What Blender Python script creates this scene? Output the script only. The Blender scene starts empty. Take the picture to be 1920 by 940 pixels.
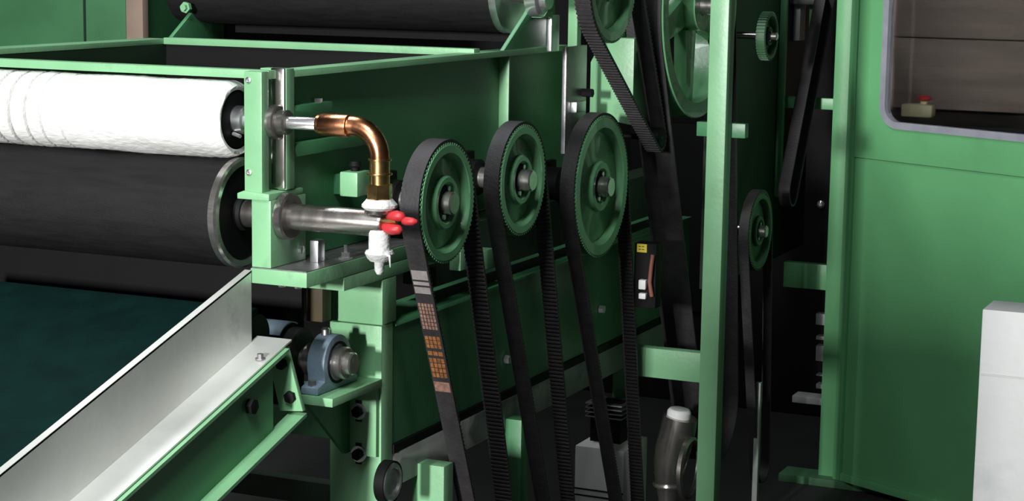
import bpy, bmesh, math, random
from mathutils import Vector, Matrix, noise
random.seed(4)
scene = bpy.context.scene
col = scene.collection

# ------------------------------------------------------------------ camera
FPX, PCX, PCY = 3600.0, 960.0, 470.0
FWD = Vector((-0.40737963, 0.90041203, -0.15264341))
RGT = Vector((0.91007712, 0.41418954, 0.01437575))
UP = Vector((-0.07616741, 0.13306089, 0.98817677))
CAM = Vector((2.01282051, -3.41397003, 1.69467945))
cd = bpy.data.cameras.new('camera')
cd.sensor_width = 36.0
cd.lens = FPX / 1920.0 * 36.0
cd.clip_end = 100
cam = bpy.data.objects.new('camera', cd)
col.objects.link(cam)
m3 = Matrix((RGT, UP, -FWD)).transposed()
cam.matrix_world = Matrix.Translation(CAM) @ m3.to_4x4()
scene.camera = cam

# ------------------------------------------------------------------ light
w = bpy.data.worlds.new('world')
scene.world = w
w.use_nodes = True
w.node_tree.nodes['Background'].inputs[0].default_value = (0.75, 0.9, 1.0, 1)
w.node_tree.nodes['Background'].inputs[1].default_value = 0.004

def area(name, loc, target, sx, sy, power, colour=(1, 1, 1), spread=180):
    l = bpy.data.lights.new(name, 'AREA')
    l.shape = 'RECTANGLE'
    l.size, l.size_y, l.energy, l.color = sx, sy, power, colour
    l.spread = math.radians(spread)
    o = bpy.data.objects.new(name, l)
    col.objects.link(o)
    o.location = loc
    o.rotation_euler = (Vector(target) - Vector(loc)).to_track_quat('-Z', 'Y').to_euler()
    return o
area('daylight_doorway', (0.08, -9.6, 2.4), (0.0, 1.0, 1.2), 0.4, 0.8, 1230, (1.0, 0.99, 0.97))
area('ceiling_light_row', (0.5, -2.2, 3.5), (0.5, -2.2, 0), 0.4, 2.0, 105, (0.95, 1.0, 1.0))
area('rail_fill_light', (-1.3, 0.9, 4.2), (-1.3, 0.9, 0), 0.4, 2.0, 60, (0.95, 1.0, 1.0))  # added fill light, brightens the tops of the hopper rails
scene.view_settings.view_transform = 'Standard'
scene.view_settings.look = 'None'
scene.view_settings.gamma = 1.0
scene.view_settings.exposure = 0.0
scene.view_settings.use_curve_mapping = False

# ------------------------------------------------------------------ helpers
AX = {'X': 0, 'Y': 1, 'Z': 2}
def ray(px, py):
    return RGT * ((px - PCX) / FPX) - UP * ((py - PCY) / FPX) + FWD
def at(px, py, axis, val):
    d = ray(px, py)
    i = AX[axis]
    return CAM + d * ((val - CAM[i]) / d[i])

class MB:
    def __init__(s):
        s.v, s.f = [], []
    def add(s, vs, fs):
        b = len(s.v)
        s.v += [Vector(p) for p in vs]
        s.f += [tuple(i + b for i in f) for f in fs]
        return s
    def box(s, x0, x1, y0, y1, z0, z1):
        vs = [(x, y, z) for z in (z0, z1) for y in (y0, y1) for x in (x0, x1)]
        return s.add(vs, [(0, 2, 3, 1), (4, 5, 7, 6), (0, 1, 5, 4), (2, 6, 7, 3), (0, 4, 6, 2), (1, 3, 7, 5)])
    def hexa(s, bot, top):
        return s.add(list(bot) + list(top), [(3, 2, 1, 0), (4, 5, 6, 7), (0, 1, 5, 4), (1, 2, 6, 5), (2, 3, 7, 6), (3, 0, 4, 7)])
    def prism(s, poly, axis, a0, a1):
        # poly of 2D points in the remaining axes (X: y,z; Y: x,z; Z: x,y)
        def mk(p, a):
            return {'X': (a, p[0], p[1]), 'Y': (p[0], a, p[1]), 'Z': (p[0], p[1], a)}[axis]
        n = len(poly)
        vs = [mk(p, a0) for p in poly] + [mk(p, a1) for p in poly]
        fs = [tuple(range(n)), tuple(range(2 * n - 1, n - 1, -1))]
        fs += [(i, (i + 1) % n + 0, (i + 1) % n + n, i + n) for i in range(n)]
        return s.add(vs, fs)
    def lathe(s, prof, org, axis, n=32, close=True):
        # prof: list of (radius, t) along the axis
        a = Vector(axis).normalized()
        u = a.orthogonal().normalized()
        v = a.cross(u)
        o = Vector(org)
        vs, fs = [], []
        for r, t in prof:
            for k in range(n):
                th = 2 * math.pi * k / n
                vs.append(o + a * t + (u * math.cos(th) + v * math.sin(th)) * r)
        for i in range(len(prof) - 1):
            for k in range(n):
                k2 = (k + 1) % n
                fs.append((i * n + k, i * n + k2, (i + 1) * n + k2, (i + 1) * n + k))
        if close:
            fs.append(tuple(range(n - 1, -1, -1)))
            fs.append(tuple((len(prof) - 1) * n + k for k in range(n)))
        return s.add(vs, fs)
    def ring(s, prof, org, axis, n=48):
        # closed profile (a ring section)
        a = Vector(axis).normalized(); u = a.orthogonal().normalized(); v = a.cross(u); o = Vector(org)
        vs, fs = [], []
        m = len(prof)
        for r, t in prof:
            for k in range(n):
                th = 2 * math.pi * k / n
                vs.append(o + a * t + (u * math.cos(th) + v * math.sin(th)) * r)
        for i in range(m):
            j = (i + 1) % m
            for k in range(n):
                k2 = (k + 1) % n
                fs.append((i * n + k, i * n + k2, j * n + k2, j * n + k))
        return s.add(vs, fs)
    def cyl(s, p0, p1, r, n=24, r1=None):
        p0, p1 = Vector(p0), Vector(p1)
        return s.lathe([(r, 0), (r if r1 is None else r1, (p1 - p0).length)], p0, p1 - p0, n)
    def tube(s, path, r, n=12):
        path = [Vector(p) for p in path]
        vs, fs = [], []
        ref = None
        for i, p in enumerate(path):
            t = (path[min(i + 1, len(path) - 1)] - path[max(i - 1, 0)]).normalized()
            if ref is None:
                ref = t.orthogonal().normalized()
            ref = (ref - t * ref.dot(t)).normalized()
            b = t.cross(ref)
            rr = r[i] if isinstance(r, (list, tuple)) else r
            for k in range(n):
                th = 2 * math.pi * k / n
                vs.append(p + (ref * math.cos(th) + b * math.sin(th)) * rr)
        for i in range(len(path) - 1):
            for k in range(n):
                k2 = (k + 1) % n
                fs.append((i * n + k, i * n + k2, (i + 1) * n + k2, (i + 1) * n + k))
        fs.append(tuple(range(n - 1, -1, -1)))
        fs.append(tuple((len(path) - 1) * n + k for k in range(n)))
        return s.add(vs, fs)
    def hexhead(s, p0, p1, r):
        return s.cyl(p0, p1, r, 6)
    def sphere(s, c, r, n=16, m=8, sc=(1, 1, 1)):
        prof = []
        vs, fs = [], []
        c = Vector(c)
        for i in range(m + 1):
            ph = math.pi * i / m
            for k in range(n):
                th = 2 * math.pi * k / n
                vs.append(c + Vector((r * sc[0] * math.sin(ph) * math.cos(th), r * sc[1] * math.sin(ph) * math.sin(th), r * sc[2] * math.cos(ph))))
        for i in range(m):
            for k in range(n):
                k2 = (k + 1) % n
                fs.append((i * n + k, (i + 1) * n + k, (i + 1) * n + k2, i * n + k2))
        return s.add(vs, fs)
    def build(s, name, mat, parent=None, bevel=0.0, smooth=True, angle=35):
        org = Vector((0, 0, 0))
        if parent is not None:
            q = parent
            while q is not None:
                org += q.location
                q = q.parent
        else:
            xs = [p.x for p in s.v]; ys = [p.y for p in s.v]; zs = [p.z for p in s.v]
            org = Vector(((min(xs) + max(xs)) / 2, (min(ys) + max(ys)) / 2, min(zs)))
        me = bpy.data.meshes.new(name)
        me.from_pydata([p - org for p in s.v], [], s.f)
        bm = bmesh.new()
        bm.from_mesh(me)
        bmesh.ops.remove_doubles(bm, verts=bm.verts, dist=1e-6)
        bmesh.ops.recalc_face_normals(bm, faces=bm.faces)
        if bevel > 0:
            es = [e for e in bm.edges if len(e.link_faces) == 2 and e.calc_face_angle(0) > 0.6]
            bmesh.ops.bevel(bm, geom=es, offset=bevel, segments=2, profile=0.6, affect='EDGES', clamp_overlap=True)
        bm.to_mesh(me)
        bm.free()
        if smooth:
            me.polygons.foreach_set('use_smooth', [True] * len(me.polygons))
            me.set_sharp_from_angle(angle=math.radians(angle))
        me.materials.append(mat)
        o = bpy.data.objects.new(name, me)
        col.objects.link(o)
        if parent is not None:
            o.parent = parent
        else:
            o.location = org
        return o

def tag(o, label, cat, group=None):
    o['label'] = label
    o['category'] = cat
    if group:
        o['group'] = group
    return o
def thing(name, label, cat, loc, group=None):
    o = bpy.data.objects.new(name, None)
    o.empty_display_size = 0.05
    col.objects.link(o)
    o.location = loc
    return tag(o, label, cat, group)
def struct(o):
    o['kind'] = 'structure'
    return o
def stuff(o):
    o['kind'] = 'stuff'
    return o

# ------------------------------------------------------------------ materials
def mat(name, colour, rough=0.5, metal=0.0, var=0.0, vscale=8.0, bump=0.0, bscale=60.0, spec=0.5, stretch=(1, 1, 1), dirt=None, dscale=5.0, dlow=0.55, coat=0.0):
    m = bpy.data.materials.new(name)
    m.use_nodes = True
    nt = m.node_tree
    b = nt.nodes['Principled BSDF']
    b.inputs['Roughness'].default_value = rough
    b.inputs['Metallic'].default_value = metal
    b.inputs['Specular IOR Level'].default_value = spec
    b.inputs['Coat Weight'].default_value = coat
    b.inputs['Base Color'].default_value = (*colour, 1)
    tc = nt.nodes.new('ShaderNodeTexCoord')
    mp = nt.nodes.new('ShaderNodeMapping')
    mp.inputs['Scale'].default_value = stretch
    nt.links.new(tc.outputs['Object'], mp.inputs['Vector'])
    out = None
    if var > 0:
        n = nt.nodes.new('ShaderNodeTexNoise')
        n.inputs['Scale'].default_value = vscale
        n.inputs['Detail'].default_value = 5
        nt.links.new(mp.outputs[0], n.inputs['Vector'])
        r = nt.nodes.new('ShaderNodeValToRGB')
        r.color_ramp.elements[0].position = 0.3
        r.color_ramp.elements[1].position = 0.7
        r.color_ramp.elements[0].color = (*[c * (1 - var) for c in colour], 1)
        r.color_ramp.elements[1].color = (*[min(1, c * (1 + var)) for c in colour], 1)
        nt.links.new(n.outputs['Fac'], r.inputs[0])
        out = r.outputs[0]
        rr = nt.nodes.new('ShaderNodeMapRange')
        rr.inputs['To Min'].default_value = max(0.02, rough - 0.12)
        rr.inputs['To Max'].default_value = min(1, rough + 0.12)
        nt.links.new(n.outputs['Fac'], rr.inputs[0])
        nt.links.new(rr.outputs[0], b.inputs['Roughness'])
    if dirt:
        n2 = nt.nodes.new('ShaderNodeTexNoise')
        n2.inputs['Scale'].default_value = dscale
        n2.inputs['Detail'].default_value = 8
        n2.inputs['Roughness'].default_value = 0.65
        nt.links.new(mp.outputs[0], n2.inputs['Vector'])
        r2 = nt.nodes.new('ShaderNodeValToRGB')
        r2.color_ramp.elements[0].position = dlow
        r2.color_ramp.elements[1].position = dlow + 0.18
        nt.links.new(n2.outputs['Fac'], r2.inputs[0])
        mx = nt.nodes.new('ShaderNodeMix')
        mx.data_type = 'RGBA'
        nt.links.new(r2.outputs[0], mx.inputs['Factor'])
        if out is not None:
            nt.links.new(out, mx.inputs['A'])
        else:
            mx.inputs['A'].default_value = (*colour, 1)
        mx.inputs['B'].default_value = (*dirt, 1)
        out = mx.outputs['Result']
    if out is not None:
        nt.links.new(out, b.inputs['Base Color'])
    if bump > 0:
        n3 = nt.nodes.new('ShaderNodeTexNoise')
        n3.inputs['Scale'].default_value = bscale
        n3.inputs['Detail'].default_value = 4
        nt.links.new(mp.outputs[0], n3.inputs['Vector'])
        bp = nt.nodes.new('ShaderNodeBump')
        bp.inputs['Strength'].default_value = bump
        bp.inputs['Distance'].default_value = 0.01
        nt.links.new(n3.outputs['Fac'], bp.inputs['Height'])
        nt.links.new(bp.outputs[0], b.inputs['Normal'])
    return m

GREEN = (0.212, 0.46, 0.245)
M = {}
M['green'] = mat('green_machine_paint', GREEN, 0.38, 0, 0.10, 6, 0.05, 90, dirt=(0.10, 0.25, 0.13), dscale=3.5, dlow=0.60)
M['shaded_green'] = mat('shaded_green_paint', (0.062, 0.235, 0.100), 0.4, 0, 0.12, 3, 0.04, 60, dirt=(0.04, 0.13, 0.065), dscale=2.5, dlow=0.58)  # same green, darkened: shade of the side faces put into the colour
M['door_green'] = mat('green_door_enamel', (0.145, 0.44, 0.19), 0.4, 0, 0.08, 3, 0.04, 60, dirt=(0.115, 0.35, 0.15), dscale=1.8, dlow=0.58)
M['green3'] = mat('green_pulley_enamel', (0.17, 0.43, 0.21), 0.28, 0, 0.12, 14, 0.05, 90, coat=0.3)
M['deep_shade_green'] = mat('deep_shade_green_paint', (0.008, 0.026, 0.011), 0.6, 0, 0.15, 4)  # deep shade inside the machine put into the green; also the seam colour
M['steel'] = mat('polished_steel', (0.60, 0.58, 0.56), 0.24, 0.92, 0.06, 14, 0, 200, stretch=(1, 6, 6))
M['turned'] = mat('turned_steel', (0.40, 0.375, 0.355), 0.27, 0.93, 0.04, 12, 0, 160, stretch=(3, 1, 1))
M['chrome'] = mat('bright_chrome', (0.85, 0.85, 0.86), 0.18, 0.85, 0.05, 20)
M['slide'] = mat('ground_slide_steel', (0.50, 0.46, 0.45), 0.22, 1, 0.05, 10)
M['zinc'] = mat('zinc_plate', (0.65, 0.66, 0.68), 0.35, 1, 0.1, 30)
M['oily'] = mat('oily_steel_plate', (0.28, 0.27, 0.28), 0.38, 0.7, 0.3, 12, 0.06, 60, dirt=(0.09, 0.09, 0.09), dscale=12)
M['alu'] = mat('galvanised_sheet', (0.72, 0.73, 0.70), 0.42, 0.45, 0.12, 5, 0.05, 40, dirt=(0.42, 0.44, 0.43), dscale=4, dlow=0.58)
M['rubber'] = mat('black_rubber_belt', (0.029, 0.026, 0.029), 0.62, 0, 0.2, 30, 0.15, 140)
M['roller_black'] = mat('dark_roller_cover', (0.011, 0.0105, 0.0115), 0.62, 0, 0.22, 22, 0.2, 220, spec=0.22, stretch=(0.5, 3, 3))
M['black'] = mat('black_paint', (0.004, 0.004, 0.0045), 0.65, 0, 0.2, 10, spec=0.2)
M['copper'] = mat('copper_pipe', (0.62, 0.27, 0.14), 0.26, 1, 0.22, 20, 0.04, 60, dirt=(0.25, 0.11, 0.06), dscale=14, dlow=0.6)
M['brass'] = mat('brass_fitting', (0.70, 0.47, 0.20), 0.28, 1, 0.15, 30)
M['tape'] = mat('white_thread_tape', (0.82, 0.83, 0.82), 0.6, 0, 0.06, 40, 0.5, 70)
M['fibre'] = mat('white_fibre_wrap', (0.80, 0.80, 0.785), 0.95, 0, 0.03, 10, 0.25, 120, spec=0.1, stretch=(0.4, 1, 1))
M['red'] = mat('red_handle_plastic', (0.62, 0.04, 0.05), 0.4, 0, 0.1, 20)
M['blue_cast'] = mat('blue_grey_cast_iron', (0.20, 0.28, 0.36), 0.45, 0, 0.15, 18, 0.15, 90)
M['teal'] = mat('dark_teal_belt', (0.0015, 0.014, 0.0125), 0.95, 0, 0.2, 14, 0.15, 120, spec=0.08)
M['ochre'] = mat('ochre_steel_block', (0.055, 0.04, 0.017), 0.7, 0, 0.3, 16)
M['concrete'] = mat('dark_concrete', (0.012, 0.013, 0.012), 0.85, 0, 0.25, 3, 0.1, 30)
M['wall'] = mat('dark_plaster', (0.012, 0.013, 0.013), 0.95, 0, 0.2, 2)
M['wood'] = mat('weathered_grey_board', (0.23, 0.18, 0.155), 0.75, 0, 0.22, 6, 0.2, 50, stretch=(0.35, 1, 3), dirt=(0.13, 0.10, 0.085), dscale=5, dlow=0.6)
M['tan'] = mat('bare_tan_board', (0.32, 0.24, 0.19), 0.7, 0, 0.15, 6)
M['cream'] = mat('cream_plastic', (0.72, 0.66, 0.42), 0.45, 0, 0.05, 10)
M['gasket'] = mat('grey_rubber_gasket', (0.30, 0.31, 0.36), 0.5, 0, 0.1, 20)
M['box'] = mat('pale_grey_sheet_metal', (0.43, 0.44, 0.44), 0.5, 0.1, 0.10, 3, 0.05, 40, dirt=(0.33, 0.35, 0.36), dscale=3, dlow=0.57)
M['yellow'] = mat('yellow_sticker', (0.75, 0.58, 0.05), 0.5)
M['white'] = mat('white_plastic', (0.8, 0.8, 0.8), 0.45)
M['orange'] = mat('orange_print', (0.30, 0.115, 0.035), 0.6, 0, 0.4, 90)
M['print_grey'] = mat('grey_print', (0.30, 0.27, 0.265), 0.6, 0, 0.2, 60)
M['print_pink'] = mat('pinkish_print', (0.30, 0.165, 0.125), 0.6, 0, 0.35, 110)
M['grey_beam'] = mat('bare_grey_beam', (0.34, 0.36, 0.34), 0.5, 0.1, 0.2, 8, dirt=(0.12, 0.14, 0.12), dscale=6)
M['cable'] = mat('reddish_cable', (0.30, 0.11, 0.08), 0.5)
M['shaded_pulley_green'] = mat('shaded_pulley_enamel', (0.05, 0.13, 0.065), 0.5, 0, 0.15, 12)  # pulley enamel dulled, shade right of the post put into the colour
M['cab_green'] = mat('green_cabinet_paint', (0.05, 0.19, 0.078), 0.5, 0, 0.15, 4)
M['floor_green'] = mat('green_floor_sill', (0.06, 0.17, 0.08), 0.6, 0, 0.2, 6)
# window glass
g = bpy.data.materials.new('window_glass'); g.use_nodes = True
gb = g.node_tree.nodes['Principled BSDF']
gb.inputs['Transmission Weight'].default_value = 1.0
gb.inputs['Roughness'].default_value = 0.04
gb.inputs['IOR'].default_value = 1.45
gb.inputs['Base Color'].default_value = (0.93, 0.95, 0.95, 1)
M['glass'] = g

# ------------------------------------------------------------------ setting
FZ = -0.2
struct(MB().box(-6, 7, -10, 9, FZ - 0.1, FZ).build('floor', M['concrete']))
struct(MB().box(-6, 7, 9, 9.15, FZ, 4.6).build('wall_back', M['wall']))
struct(MB().box(-6.15, -6, -10, 9, FZ, 4.6).build('wall_left', M['wall']))
struct(MB().box(7, 7.15, -10, 9, FZ, 4.6).build('wall_right', M['wall']))
struct(MB().box(0.13, 0.62, -3.75, -3.6, FZ, 1.64).build('shade_blocker', M['wall']))  # added unseen block behind the camera, shades the lower door
struct(MB().box(-6, 7, -10, 9, 4.6, 4.7).build('ceiling', M['wall']))

# green cabinet and tan board in the far upper left
p0 = at(-30, 0, 'Y', 3.2); p1 = at(235, 0, 'Y', 3.2); p2 = at(267, 0, 'Y', 3.2)
t = thing('green_cabinet', 'tall green steel cabinet beyond the hopper at upper left', 'cabinet', (p0.x, 3.4, FZ))
MB().box(p0.x - 0.9, p1.x, 3.2, 3.7, FZ, 2.2).build('body', M['cab_green'], t, 0.004)
MB().box(p1.x - 0.21, p1.x - 0.20, 3.195, 3.2, FZ + .1, 2.1).build('door_seam', M['deep_shade_green'], t)
tag(MB().box(p1.x + 0.002, p2.x, 3.2, 3.24, FZ, 2.2).build('tan_board', M['tan'], None, 0.002),
    'bare tan wooden upright board beside the green cabinet', 'board')

# ------------------------------------------------------------------ hopper with its rails
t = thing('fibre_hopper', 'open green steel hopper with pale rails and dark inside', 'hopper', (-0.5, 0.6, 1.0))
MB().box(-1.10, -0.107, 0.028, 0.062, 1.429, 1.447).build('front_rail', M['green'], t, 0.0015)
MB().box(-1.10, -1.03, 0.062, 1.02, 1.438, 1.452).build('left_rail', M['green'], t, 0.0015)
HX = -0.105
MB().box(-1.03, HX + 0.014, 0.985, 1.02, 1.438, 1.456).build('back_rail', M['green'], t, 0.0015)
MB().prism([(HX - 0.03, 0.10), (HX + 0.019, 0.10), (HX + 0.036, 1.56), (HX - 0.03, 1.56)], 'Z', 1.431, 1.446).build('right_rail', M['green'], t, 0.0015)
MB().box(HX - 0.014, HX - 0.002, 0.10, 1.62, 1.036, 1.434).build('side_panel', M['shaded_green'], t)
MB().box(-1.045, -1.032, 0.20, 1.0, 1.05, 1.438).build('left_panel', M['deep_shade_green'], t)
MB().box(-1.032, HX - 0.016, 1.0, 1.012, 1.05, 1.438).build('back_panel', M['black'], t)
MB().box(-1.35, -0.19, 0.30, 0.31, 0.66, 1.40).build('front_panel', M['black'], t)
rb = at(938, 150, 'X', HX)
MB().box(HX - 0.002, HX + 0.026, rb.y - 0.003, rb.y + 0.004, 1.10, 1.433).build('rib', M['green'], t, 0.001)
MB().box(HX - 0.002, HX + 0.003, rb.y + 0.004, rb.y + 0.035, 1.10, 1.433).build('rib_foot', M['green'], t, 0.001)
a = at(625, 190, 'X', HX + 0.02); b = at(625, 216, 'X', HX + 0.02)
MB().box(HX - 0.002, HX + 0.018, 0.099, a.y, b.z, a.z).build('slide_block', M['shaded_green'], t, 0.002)
q = at(597, 184, 'X', HX + 0.01)
MB().hexhead((HX + 0.01, q.y, a.z), (HX + 0.01, q.y, a.z + 0.009), 0.009).build('bolt', M['chrome'], t)
a = at(700, 246, 'X', HX + 0.02); b = at(700, 270, 'X', HX + 0.02)
MB().box(HX - 0.002, HX + 0.018, 0.099, a.y, b.z, a.z).build('stiffener', M['shaded_green'], t, 0.002)
a = at(637, 322, 'X', HX + 0.03); b = at(637, 368, 'X', HX + 0.03); c = at(670, 345, 'Y', a.y)
MB().box(HX - 0.002, HX + 0.03, a.y + 0.03, a.y + 0.06, b.z, a.z - 0.01).build('lug_arm', M['shaded_green'], t)
MB().box(HX + 0.03, c.x, a.y, a.y + 0.06, b.z, a.z).build('lug', M['green'], t, 0.003)
MB().lathe([(0.010, 0), (0.010, 0.008), (0.015, 0.012), (0.012, 0.022)], ((HX + 0.03 + c.x) / 2, a.y + 0.03, a.z), (0, 0, 1), 20).build('lug_knob', M['black'], t)

# ------------------------------------------------------------------ rollers
WY, WZ = 0.045, at(560, 231, 'Y', 0.045).z
BY, BZ = 0.055, at(620, 412, 'Y', 0.055).z
WR, BR = 0.084, 0.118
t = thing('white_fibre_roller', 'roller wrapped in thick white fibre with a black end disc', 'roller', (-0.6, WY, WZ - WR))
xe = at(448, 228, 'Y', WY).x
def fibre_wrap():
    mb = MB(); n = 96; rows = 420
    x0 = -1.02; x1 = xe
    vs, fs = [], []
    rings = [at(px, 270, 'Y', WY - 0.05).x for px in (6, 34, 64, 92, 128)]
    xsl = [x0 + (x1 - x0) * i / rows for i in range(rows + 1)]
    for rx in rings:
        xsl += [rx + 0.0006 * j for j in range(-8, 9)]
    xsl = sorted(xsl)
    rows = len(xsl) - 1
    for i in range(rows + 1):
        x = xsl[i]
        g0 = 0
        for q, rx in enumerate(rings):
            g0 += (0.034, 0.030, 0.020, 0.011, 0.006)[q] * math.exp(-((x - rx - 0.002 * 0) / (0.0034 - 0.0003 * q)) ** 2)
        edge = max(0, 1 - (x1 - x) / 0.03)
        for k in range(n):
            th = 2 * math.pi * k / n
            d = noise.noise((x * 9, math.cos(th) * 1.6, math.sin(th) * 1.6)) * 0.0028 + noise.noise((x * 60, math.cos(th) * 9, math.sin(th) * 9)) * 0.0012
            r = WR - 0.001 + d - g0 - edge ** 2 * 0.010
            wob = 0.005 * noise.noise((math.cos(th) * 2, math.sin(th) * 2, 3)) * edge
            vs.append((x + wob, WY + r * math.cos(th), WZ + r * math.sin(th)))
    for i in range(rows):
        for k in range(n):
            k2 = (k + 1) % n
            fs.append((i * n + k, i * n + k2, (i + 1) * n + k2, (i + 1) * n + k))
    # turned-in end
    b = len(vs)
    for k in range(n):
        th = 2 * math.pi * k / n
        vs.append((x1 - 0.004, WY + 0.063 * math.cos(th), WZ + 0.063 * math.sin(th)))
    for k in range(n):
        k2 = (k + 1) % n
        fs.append((rows * n + k, rows * n + k2, b + k2, b + k))
    mb.add(vs, fs)
    return mb
fibre_wrap().build('fibre_wrap', M['fibre'], t, angle=80)
MB().lathe([(0.064, 0), (0.064, 0.010), (0.058, 0.014), (0.02, 0.014)], (xe - 0.018, WY, WZ), (1, 0, 0), 48).build('end_disc', M['black'], t)
MB().lathe([(0.030, 0), (0.030, 0.024), (0.026, 0.028)], (xe - 0.004, WY, WZ), (1, 0, 0), 32).build('hub', M['zinc'], t)
MB().cyl((xe, WY - 0.022, WZ - 0.028), (xe + 0.022, WY - 0.03, WZ - 0.032), 0.004, 12).build('set_screw', M['chrome'], t)
xs = at(607, 237, 'Y', WY).x
MB().lathe([(0.016, xe - 0.02), (0.016, -0.10), (0.0135, -0.10), (0.0135, xs - 0.004), (0.011, xs)], (0, WY, WZ), (1, 0, 0), 32).build('shaft', M['chrome'], t)
sl = MB().lathe([(0.036, -0.112), (0.036, -0.092), (0.033, -0.089), (0.026, -0.089), (0.026, -0.072), (0.023, -0.068)], (0, WY, WZ), (1, 0, 0), 36)
sl.build('collar', M['turned'], t)

t = thing('black_press_roller', 'large dark roller with a bright end ring below the white roller', 'roller', (-0.6, BY, BZ - BR))
be = at(460, 401, 'Y', BY).x
MB().lathe([(BR - 0.004, -1.02), (BR, -1.016), (BR, be - 0.014)], (0, BY, BZ), (1, 0, 0), 96).build('cover', M['roller_black'], t)
MB().ring([(BR + 0.0008, be - 0.018), (BR + 0.0008, be - 0.004), (BR - 0.004, be), (BR - 0.016, be), (BR - 0.016, be - 0.018)], (0, BY, BZ), (1, 0, 0), 96).build('end_ring', M['steel'], t)
MB().lathe([(BR - 0.016, be - 0.016), (BR - 0.016, be - 0.006), (0.04, be - 0.006), (0.036, be + 0.006)], (0, BY, BZ), (1, 0, 0), 64).build('end_face', M['black'], t)
bx_end = at(722, 421, 'Y', BY).x
MB().lathe([(0.030, be), (0.030, -0.09)], (0, BY, BZ), (1, 0, 0), 40).build('journal', M['turned'], t)
MB().lathe([(0.050, -0.0855), (0.050, -0.070), (0.046, -0.066), (0.036, -0.066)], (0, BY, BZ), (1, 0, 0), 48).build('flange', M['turned'], t)
MB().lathe([(0.0275, -0.07), (0.0275, bx_end - 0.006), (0.025, bx_end), (0.018, bx_end)], (0, BY, BZ), (1, 0, 0), 48).build('hollow_shaft', M['turned'], t)

# ------------------------------------------------------------------ bearing block, guide bracket, plates
tag_ = tag
t = thing('roller_guide_bracket', 'green U shaped upright bracket holding the white roller shaft', 'bracket', (-0.12, 0.05, 1.178))
fu = MB().box(-0.150, -0.107, 0.0, 0.028, 1.192, 1.446).build('front_upright', M['green'], t, 0.002)
MB().prism([(-0.166, 1.178), (-0.088, 1.178), (-0.088, 1.192), (-0.150, 1.196), (-0.166, 1.190)], 'Y', -0.004, 0.135).build('foot', M['green'], t, 0.002)
MB().box(-0.150, -0.086, 0.064, 0.097, 1.194, 1.450).build('rear_upright', M['green'], t, 0.002)
MB().box(-0.120, -0.087, 0.056, 0.064, 1.196, 1.452).build('steel_slide', M['slide'], t, 0.010)
for zz in (1.428, 1.235):
    c = MB().lathe([(0.0065, 0), (0.0065, 0.003), (0.004, 0.004), (0.004, 0.0025)], (-0.138, 0.0, zz), (0, -1, 0), 16)
    c.build('screw', M['zinc'], fu)
t = thing('roller_bearing_block', 'pale green bearing block carrying the black roller shaft', 'bearing', (-0.11, 0.07, 1.034))
MB().box(-0.134, -0.087, 0.001, 0.145, 1.0345, 1.178).build('housing', M['green'], t, 0.0025)
for (yy, zz) in ((0.118, 1.06), ):
    MB().hexhead((-0.087, yy, zz), (-0.079, yy, zz), 0.009).build('bolt', M['zinc'], t)

t = thing('bearing_base_plate', 'thick pale green base plate with worn grey top under the bearing block', 'plate', (-0.07, 0.25, 1.0))
MB().box(-0.137, 0.0, 0.0, 0.52, 1.0, 1.032).build('plate', M['green'], t, 0.002)
MB().box(-0.135, -0.002, 0.002, 0.518, 1.032, 1.034).build('worn_top', M['oily'], t)
for xx, yy in ((-0.02, 0.20), (-0.07, 0.17)):
    MB().lathe([(0.016, 0), (0.016, 0.003), (0.010, 0.003), (0.010, 0.014), (0.004, 0.014), (0.004, 0.03)], (xx, yy, 1.034), (0, 0, 1), 6).build('stud_nut', M['zinc'], t)
MB().box(-0.06, -0.04, 0.115, 0.145, 1.034, 1.082).build('stop_block', M['zinc'], t, 0.002)
for xx in (-0.09, -0.05):
    MB().hexhead((xx, 0.05, 1.0), (xx, 0.05, 0.988), 0.008).build('underside_bolt', M['zinc'], t)
tag(MB().box(-0.165, 0.0, 0.158, 0.62, 0.969, 0.9995).build('bearing_sub_plate', M['green'], None, 0.002),
    'second green plate directly below the bearing base plate', 'plate')

cl = at(619, 560, 'Y', 0.333).x
t = thing('machine_column', 'pale green square column below the plates, with a horizontal joint', 'column', (-0.06, 0.38, FZ))
MB().box(cl, 0.0, 0.333, 0.40, 0.864, 0.968).build('head_block', M['green'], t, 0.002)
MB().box(cl - 0.002, -0.003, 0.335, 0.39, FZ + 0.001, 0.861).build('post', M['green'], t, 0.002)

# machine side frame (lower)
t = thing('side_frame', 'long green lower side frame of the machine running behind the belts', 'frame', (-0.05, 1.4, 0.48))
MB().box(-0.016, -0.006, 0.392, 2.45, 0.575, 0.850).build('web_panel', M['shaded_green'], t)
MB().box(-0.13, -0.002, 0.402, 2.45, 0.850, 0.861).build('top_flange', M['shaded_green'], t, 0.001)
MB().box(-0.10, -0.004, 0.392, 2.45, 0.470, 0.552).build('bottom_beam', M['grey_beam'], t, 0.002)
MB().box(-0.10, 0.000, 0.392, 2.45, 0.553, 0.574).build('black_seam', M['black'], t)  # black seam on top of the grey beam
for (px, py) in ((950, 674), (1127, 580)):
    q = at(px, py, 'X', 0.0)
    c = thing  # noqa
    MB().hexhead((-0.004, q.y, q.z), (0.010, q.y, q.z), 0.012).build('bolt', M['zinc'], t)
# upper inner beam that carries the pulley bearings
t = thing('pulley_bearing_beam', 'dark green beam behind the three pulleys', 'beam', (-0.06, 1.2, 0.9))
MB().box(-0.12, -0.03, 0.66, 2.3, 0.90, 1.03).build('beam', M['deep_shade_green'], t, 0.002)
for px in (870, 912):
    q = at(px, 490, 'X', -0.005)
    MB().box(-0.03, 0.0, q.y - 0.03, q.y + 0.03, q.z - 0.02, q.z + 0.03).build('lug', M['green'], t, 0.002)

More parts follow.
